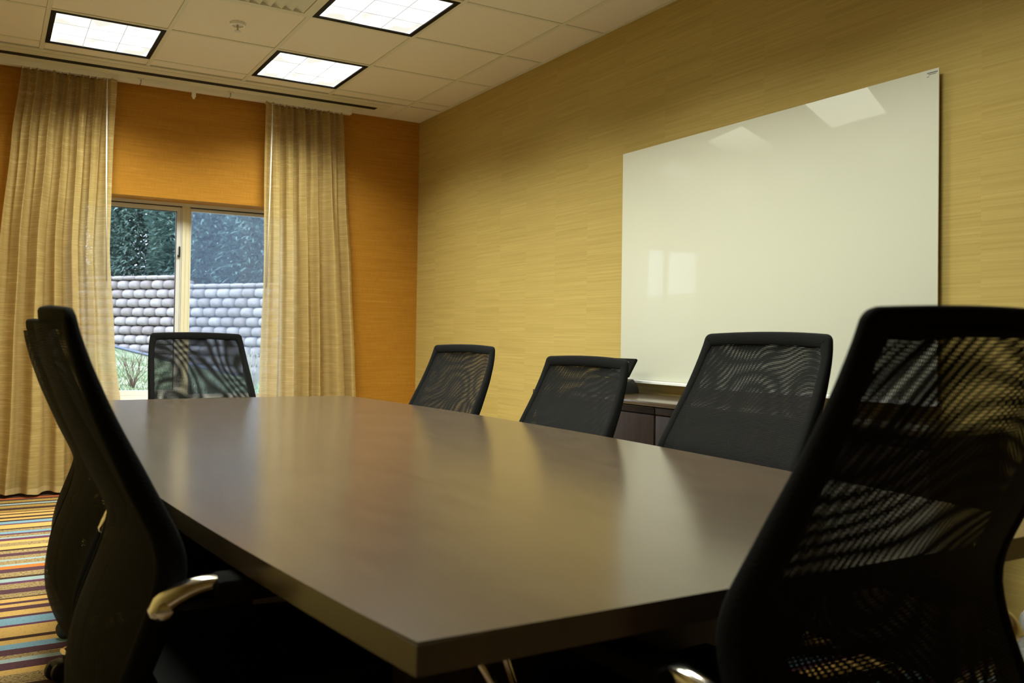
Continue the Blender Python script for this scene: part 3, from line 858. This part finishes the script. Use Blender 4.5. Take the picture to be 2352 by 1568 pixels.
ms = n('ShaderNodeMixShader', {0: n('ShaderNodeFresnel', {'IOR': 1.5}).outputs[0], 1: n('ShaderNodeBsdfTransparent', {'Color': (.86, .86, .84, 1)}).outputs[0], 2: n('ShaderNodeBsdfGlossy', {'Roughness': .12}).outputs[0]})
ms2 = n('ShaderNodeMixShader', {0: .30, 1: ms.outputs[0], 2: n('ShaderNodeBsdfDiffuse', {'Color': (.6, .6, .57, 1)}).outputs[0]})
n.put(n.out.inputs[0], ms2.outputs[0])
obj('liner', bm, M['liner'], wbn, True)

# ================================================================ OUTDOORS
def ground_z(x, y):
    return ZC - .335 - .023*(13.4-y) - .2*max(-2., min(2.5, x-.142*y))*min(1.2, y/13.4)
bm = bmesh.new(); G = []
for j in range(29):
    row = []
    for i in range(33):
        x_ = -9 + 24*i/32; y_ = YF+TH + (26-YF-TH)*j/28
        row.append(bm.verts.new((x_, y_, max(-.2, min(ZC, ground_z(x_, y_))) + .02*mnoise.noise(Vector((x_*.7, y_*.7, 0))))))
    G.append(row)
for A, B in zip(G, G[1:]):
    for k in range(32): bm.faces.new((A[k], A[k+1], B[k+1], B[k]))
lawn = struct(obj('ground', bm, M['lawn'], None, True))
# grass blades where the window shows the lawn
rnd = random.Random(11); vs = []; fs = []
for k in range(9000):
    y_ = rnd.uniform(6.8, 12.2); x_ = rnd.uniform(.4, 3.8)*(y_/12)
    z_ = ground_z(x_, y_)-.004; a = rnd.uniform(0, 2*PI); h_ = rnd.uniform(.02, .055); w_ = .006
    i = len(vs); dx, dy = math.cos(a)*w_, math.sin(a)*w_
    vs += [(x_-dx, y_-dy, z_), (x_+dx, y_+dy, z_), (x_+rnd.uniform(-.03, .03), y_+rnd.uniform(-.03, .03), z_+h_)]; fs.append((i, i+1, i+2))
me = bpy.data.meshes.new('lawn_grass'); me.from_pydata(vs, [], fs)
gr = link('lawn_grass', me, M['blade']); gr['kind'] = 'stuff'; gr['label'] = 'short patchy winter grass outside the window'; gr['category'] = 'grass'

# retaining wall of staggered rounded blocks along a curve
WP = [Vector(p) for p in ((.30, 15.95), (.86, 15.60), (1.745, 14.58), (2.495, 13.59), (2.65, 13.39), (3.465, 12.25), (4.2, 11.0), (4.9, 9.9))]
def wall_path():
    out = []
    n_ = len(WP)
    for i in range(n_-1):
        p0, p1, p2, p3 = WP[max(0, i-1)], WP[i], WP[i+1], WP[min(n_-1, i+2)]
        for k in range(24):
            t = k/24
            out.append(.5*((2*p1) + (p2-p0)*t + (2*p0-5*p1+4*p2-p3)*t*t + (3*p1-p0-3*p2+p3)*t**3))
    return out + [WP[-1]]
path = wall_path(); cum = [0]
for a, b in zip(path, path[1:]): cum.append(cum[-1] + (b-a).length)
def along(s):
    s = max(0, min(cum[-1]-1e-4, s))
    for i in range(len(cum)-1):
        if cum[i+1] >= s:
            t = (s-cum[i])/(cum[i+1]-cum[i]); p = path[i].lerp(path[i+1], t); d = (path[i+1]-path[i]).normalized(); return p, d
BLK, CRS = .232, .141
def block_mesh(kind, wd, hg, seed):
    """pillow-faced block, face towards -y"""
    rnd = random.Random(seed); bm = bmesh.new(); nx, nz = 6, 5; F = []
    for j in range(nz+1):
        row = []
        for i in range(nx+1):
            u_, v_ = -1+2*i/nx, -1+2*j/nz
            bul = (1-abs(u_)**2.4)*(1-abs(v_)**2.8)
            x_ = u_*wd/2*(1-.13*abs(v_)**5); z_ = v_*hg/2*(1-.13*abs(u_)**5)
            row.append(bm.verts.new((x_, -.075*bul**.6 + rnd.uniform(-.004, .004)*(bul > 0), z_+hg/2)))
        F.append(row)
    for A, B in zip(F, F[1:]):
        for k in range(nx): bm.faces.new((A[k], A[k+1], B[k+1], B[k]))
    ring = F[0][:] + [r_[-1] for r_ in F[1:]] + F[-1][-2::-1] + [r_[0] for r_ in F[-2:0:-1]]
    bk = [bm.verts.new((v_.co.x*.86, .16, v_.co.z)) for v_ in ring]
    for i in range(len(ring)): bm.faces.new((ring[(i+1) % len(ring)], ring[i], bk[i], bk[(i+1) % len(ring)]))
    bm.faces.new(bk[::-1])
    bmesh.ops.recalc_face_normals(bm, faces=bm.faces)
    me_ = bpy.data.meshes.new(kind); bm.to_mesh(me_); bm.free()
    for p in me_.polygons: p.use_smooth = True
    me_.materials.append(M['block']); return me_
BM_ = [block_mesh('block', BLK*.975, CRS*.93, s_) for s_ in range(4)]
CM_ = [block_mesh('cap_block', BLK*.995, .066, 20+s_) for s_ in range(2)]
rw = tag(empty('retaining_wall', (2.6, 13.4, 0)), 'retaining wall of staggered rounded grey concrete blocks beyond the lawn', 'wall')
ZTOPW = ZC + .874                         # top of the taller, left part
sstep = cum[[i for i, p in enumerate(path) if p.x >= 2.56][0]]
rnd = random.Random(3)
def put_block(me_, s, z, back):
    p, d = along(s); nrm = Vector((-d.y, d.x))          # away from the house
    if nrm.y < 0: nrm = -nrm
    o = bpy.data.objects.new(me_.name.split('.')[0], me_); C.objects.link(o); o.parent = rw
    o.location = (p.x + nrm.x*back - rw.location.x, p.y + nrm.y*back - rw.location.y, z)
    o.rotation_euler = (0, 0, math.atan2(d.y, d.x) + rnd.uniform(-.03, .03))
    return o
ncourse = 10
for c_ in range(ncourse):
    zb = ZTOPW - .066 - (c_+1)*CRS
    s = .1 + (BLK/2 if c_ % 2 else 0)
    while s < cum[-1]-.1:
        p, d = along(s)
        if not (c_ == 0 and s > sstep) and zb + CRS > ground_z(p.x, p.y) - .03 and p.y < 17.3 and p.x < 4.4:
            put_block(rnd.choice(BM_), s, zb, -.012*(c_) + .0)
        s += BLK
s = .1 + BLK/2
while s < cum[-1]-.1:
    p, d = along(s); zt_ = ZTOPW - .066 - (CRS if s > sstep else 0)
    if p.y < 17.3 and p.x < 4.4: put_block(rnd.choice(CM_), s, zt_, .01)
    s += BLK
# soil behind the wall
bm = bmesh.new(); prev = None
for i in range(0, len(path), 4):
    p = path[i]; d = (path[min(i+1, len(path)-1)] - path[max(0, i-1)]).normalized(); nrm = Vector((-d.y, d.x)); nrm = nrm if nrm.y > 0 else -nrm
    zt_ = ZTOPW - .04 - (CRS if cum[i] > sstep else 0)
    a = bm.verts.new((p.x+nrm.x*.14, p.y+nrm.y*.14, 0)); b = bm.verts.new((p.x+nrm.x*.14, p.y+nrm.y*.14, zt_)); c_ = bm.verts.new((p.x+nrm.x*4, p.y+nrm.y*4, zt_+.3))
    if prev: bm.faces.new((prev[0], a, b, prev[1])); bm.faces.new((prev[1], b, c_, prev[2]))
    prev = (a, b, c_)
struct(obj('ground_bank', bm, mat('dark_soil', (.06, .045, .035), .95, spec=.05)))
# pipe along the wall foot
pp = []
for k in range(40):
    p, d = along(cum[-1]*k/39*.86 + .3); nrm = Vector((-d.y, d.x)); nrm = nrm if nrm.y > 0 else -nrm
    q_ = p - nrm*.22; pp.append((q_.x, q_.y, ground_z(q_.x, q_.y)+.025))
tag(obj('drain_pipe', tube(bmesh.new(), pp, .022, 8), M['hose'], None, True), 'thin blue-grey pipe lying along the foot of the block wall', 'pipe')

# evergreens behind the wall
def evergreen(name, label, px, py, z0, hgt, rad, nleaf, mt, seed):
    rnd = random.Random(seed)
    t = tag(empty(name, (px, py, z0)), label, 'tree', 'evergreens behind the block wall')
    obj('trunk', tube(bmesh.new(), [(0, 0, -.1), (.02, .02, hgt*.5), (0, .03, hgt*.96)], [.09, .06, .012], 9), M['bark'], t, True)
    vs, fs = [], []
    def spray(P, D, L, W):
        D = D.normalized(); S = D.cross(Vector((rnd.uniform(-.4, .4), rnd.uniform(-.4, .4), 1))).normalized()*W
        b = P + D*L*.45 + Vector((0, 0, -.02*L)); e = P + D*L + Vector((0, 0, -.22*L)); i = len(vs)
        vs.extend([tuple(P), tuple(b-S), tuple(e), tuple(b+S)]); fs.append((i, i+1, i+2, i+3))
    for k in range(nleaf):
        zf = rnd.random()**.85; a = rnd.uniform(0, 2*PI)
        lump = 1 + .30*mnoise.noise(Vector((math.cos(a)*1.6+seed, math.sin(a)*1.6, zf*6)))
        rr = rad*lump*(1-.55*zf**1.6)*math.sqrt(rnd.uniform(.30, 1))
        P = Vector((math.cos(a)*rr, math.sin(a)*rr, .02+zf*hgt))
        D = Vector((math.cos(a+rnd.uniform(-.9, .9)), math.sin(a+rnd.uniform(-.9, .9)), rnd.uniform(-.35, .65)))
        L = rnd.uniform(.08, .18); spray(P, D, L, rnd.uniform(.012, .022))
        if rnd.random() < .8: spray(P + D*L*.3, D + Vector((rnd.uniform(-.8, .8), rnd.uniform(-.8, .8), rnd.uniform(-.3, .3))), L*.7, .014)
    me_ = bpy.data.meshes.new('foliage'); me_.from_pydata(vs, [], fs)
    link('foliage', me_, mt, t)
    return t
zs = ZTOPW - .1
evergreen('evergreen_tree', 'evergreen tree leftmost behind the block wall, at the left curtain', 1.55, 18.3, zs, 4.2, 1.05, 24000, M['leafA'], 1)
evergreen('evergreen_tree', 'evergreen tree behind the taller wall, middle of the left window pane', 2.55, 16.3, zs, 4.4, 1.05, 40000, M['leafB'], 2)
evergreen('evergreen_tree', 'evergreen tree behind the wall step, at the window mullion', 3.25, 14.7, zs-.14, 4.3, 1.0, 40000, M['leafA'], 3)
evergreen('evergreen_tree', 'evergreen tree behind the lower wall, right window pane', 4.1, 13.9, zs-.14, 4.2, 1.0, 40000, M['leafA'], 4)
evergreen('evergreen_tree', 'evergreen tree rightmost behind the wall, partly behind the right curtain', 5.2, 13.2, zs-.14, 4.2, 1.05, 24000, M['leafB'], 5)
evergreen('evergreen_tree', 'taller evergreen tree standing deeper behind the others, left', 3.6, 17.9, zs+.1, 4.8, 1.2, 24000, M['leafA'], 6)
evergreen('evergreen_tree', 'taller evergreen tree standing deeper behind the others, right', 5.2, 16.0, zs+.1, 4.8, 1.2, 24000, M['leafB'], 7)

# bare shrub on the lawn and a dry tuft near the right curtain
def shrub(name, label, cat, px, py, hgt, n_, spread, mt, rad, seed):
    rnd = random.Random(seed); z0 = ground_z(px, py)
    t = tag(empty(name, (px, py, z0)), label, cat)
    for k in range(n_):
        a = rnd.uniform(0, 2*PI); d = rnd.uniform(.2, 1)*spread; bm = bmesh.new()
        P = [Vector((0, 0, -.02))]
        for q_ in range(1, 5):
            P.append(Vector((math.cos(a)*d*q_/4 + rnd.uniform(-.02, .02), math.sin(a)*d*q_/4 + rnd.uniform(-.02, .02), hgt*rnd.uniform(.85, 1.05)*(q_/4)**.85)))
        tube(bm, P, [rad, rad*.8, rad*.6, rad*.45, rad*.25], 5)
        for q_ in (2, 3):
            e = P[q_] + Vector((rnd.uniform(-.12, .12), rnd.uniform(-.12, .12), .14))
            tube(bm, [P[q_], (P[q_]+e)/2 + Vector((.01, 0, .02)), e], [rad*.5, rad*.4, rad*.2], 4)
        obj('stem', bm, mt, t)
    return t
shrub('bare_shrub', 'small leafless shrub on the lawn outside the left window pane', 'shrub', 1.06, 7.6, .24, 16, .17, M['twig'], .0035, 5)
shrub('dry_grass_tuft', 'pale dry grass tuft at the foot of the block wall by the right curtain', 'plant', 2.60, 9.6, .40, 40, .34, M['straw'], .005, 6)
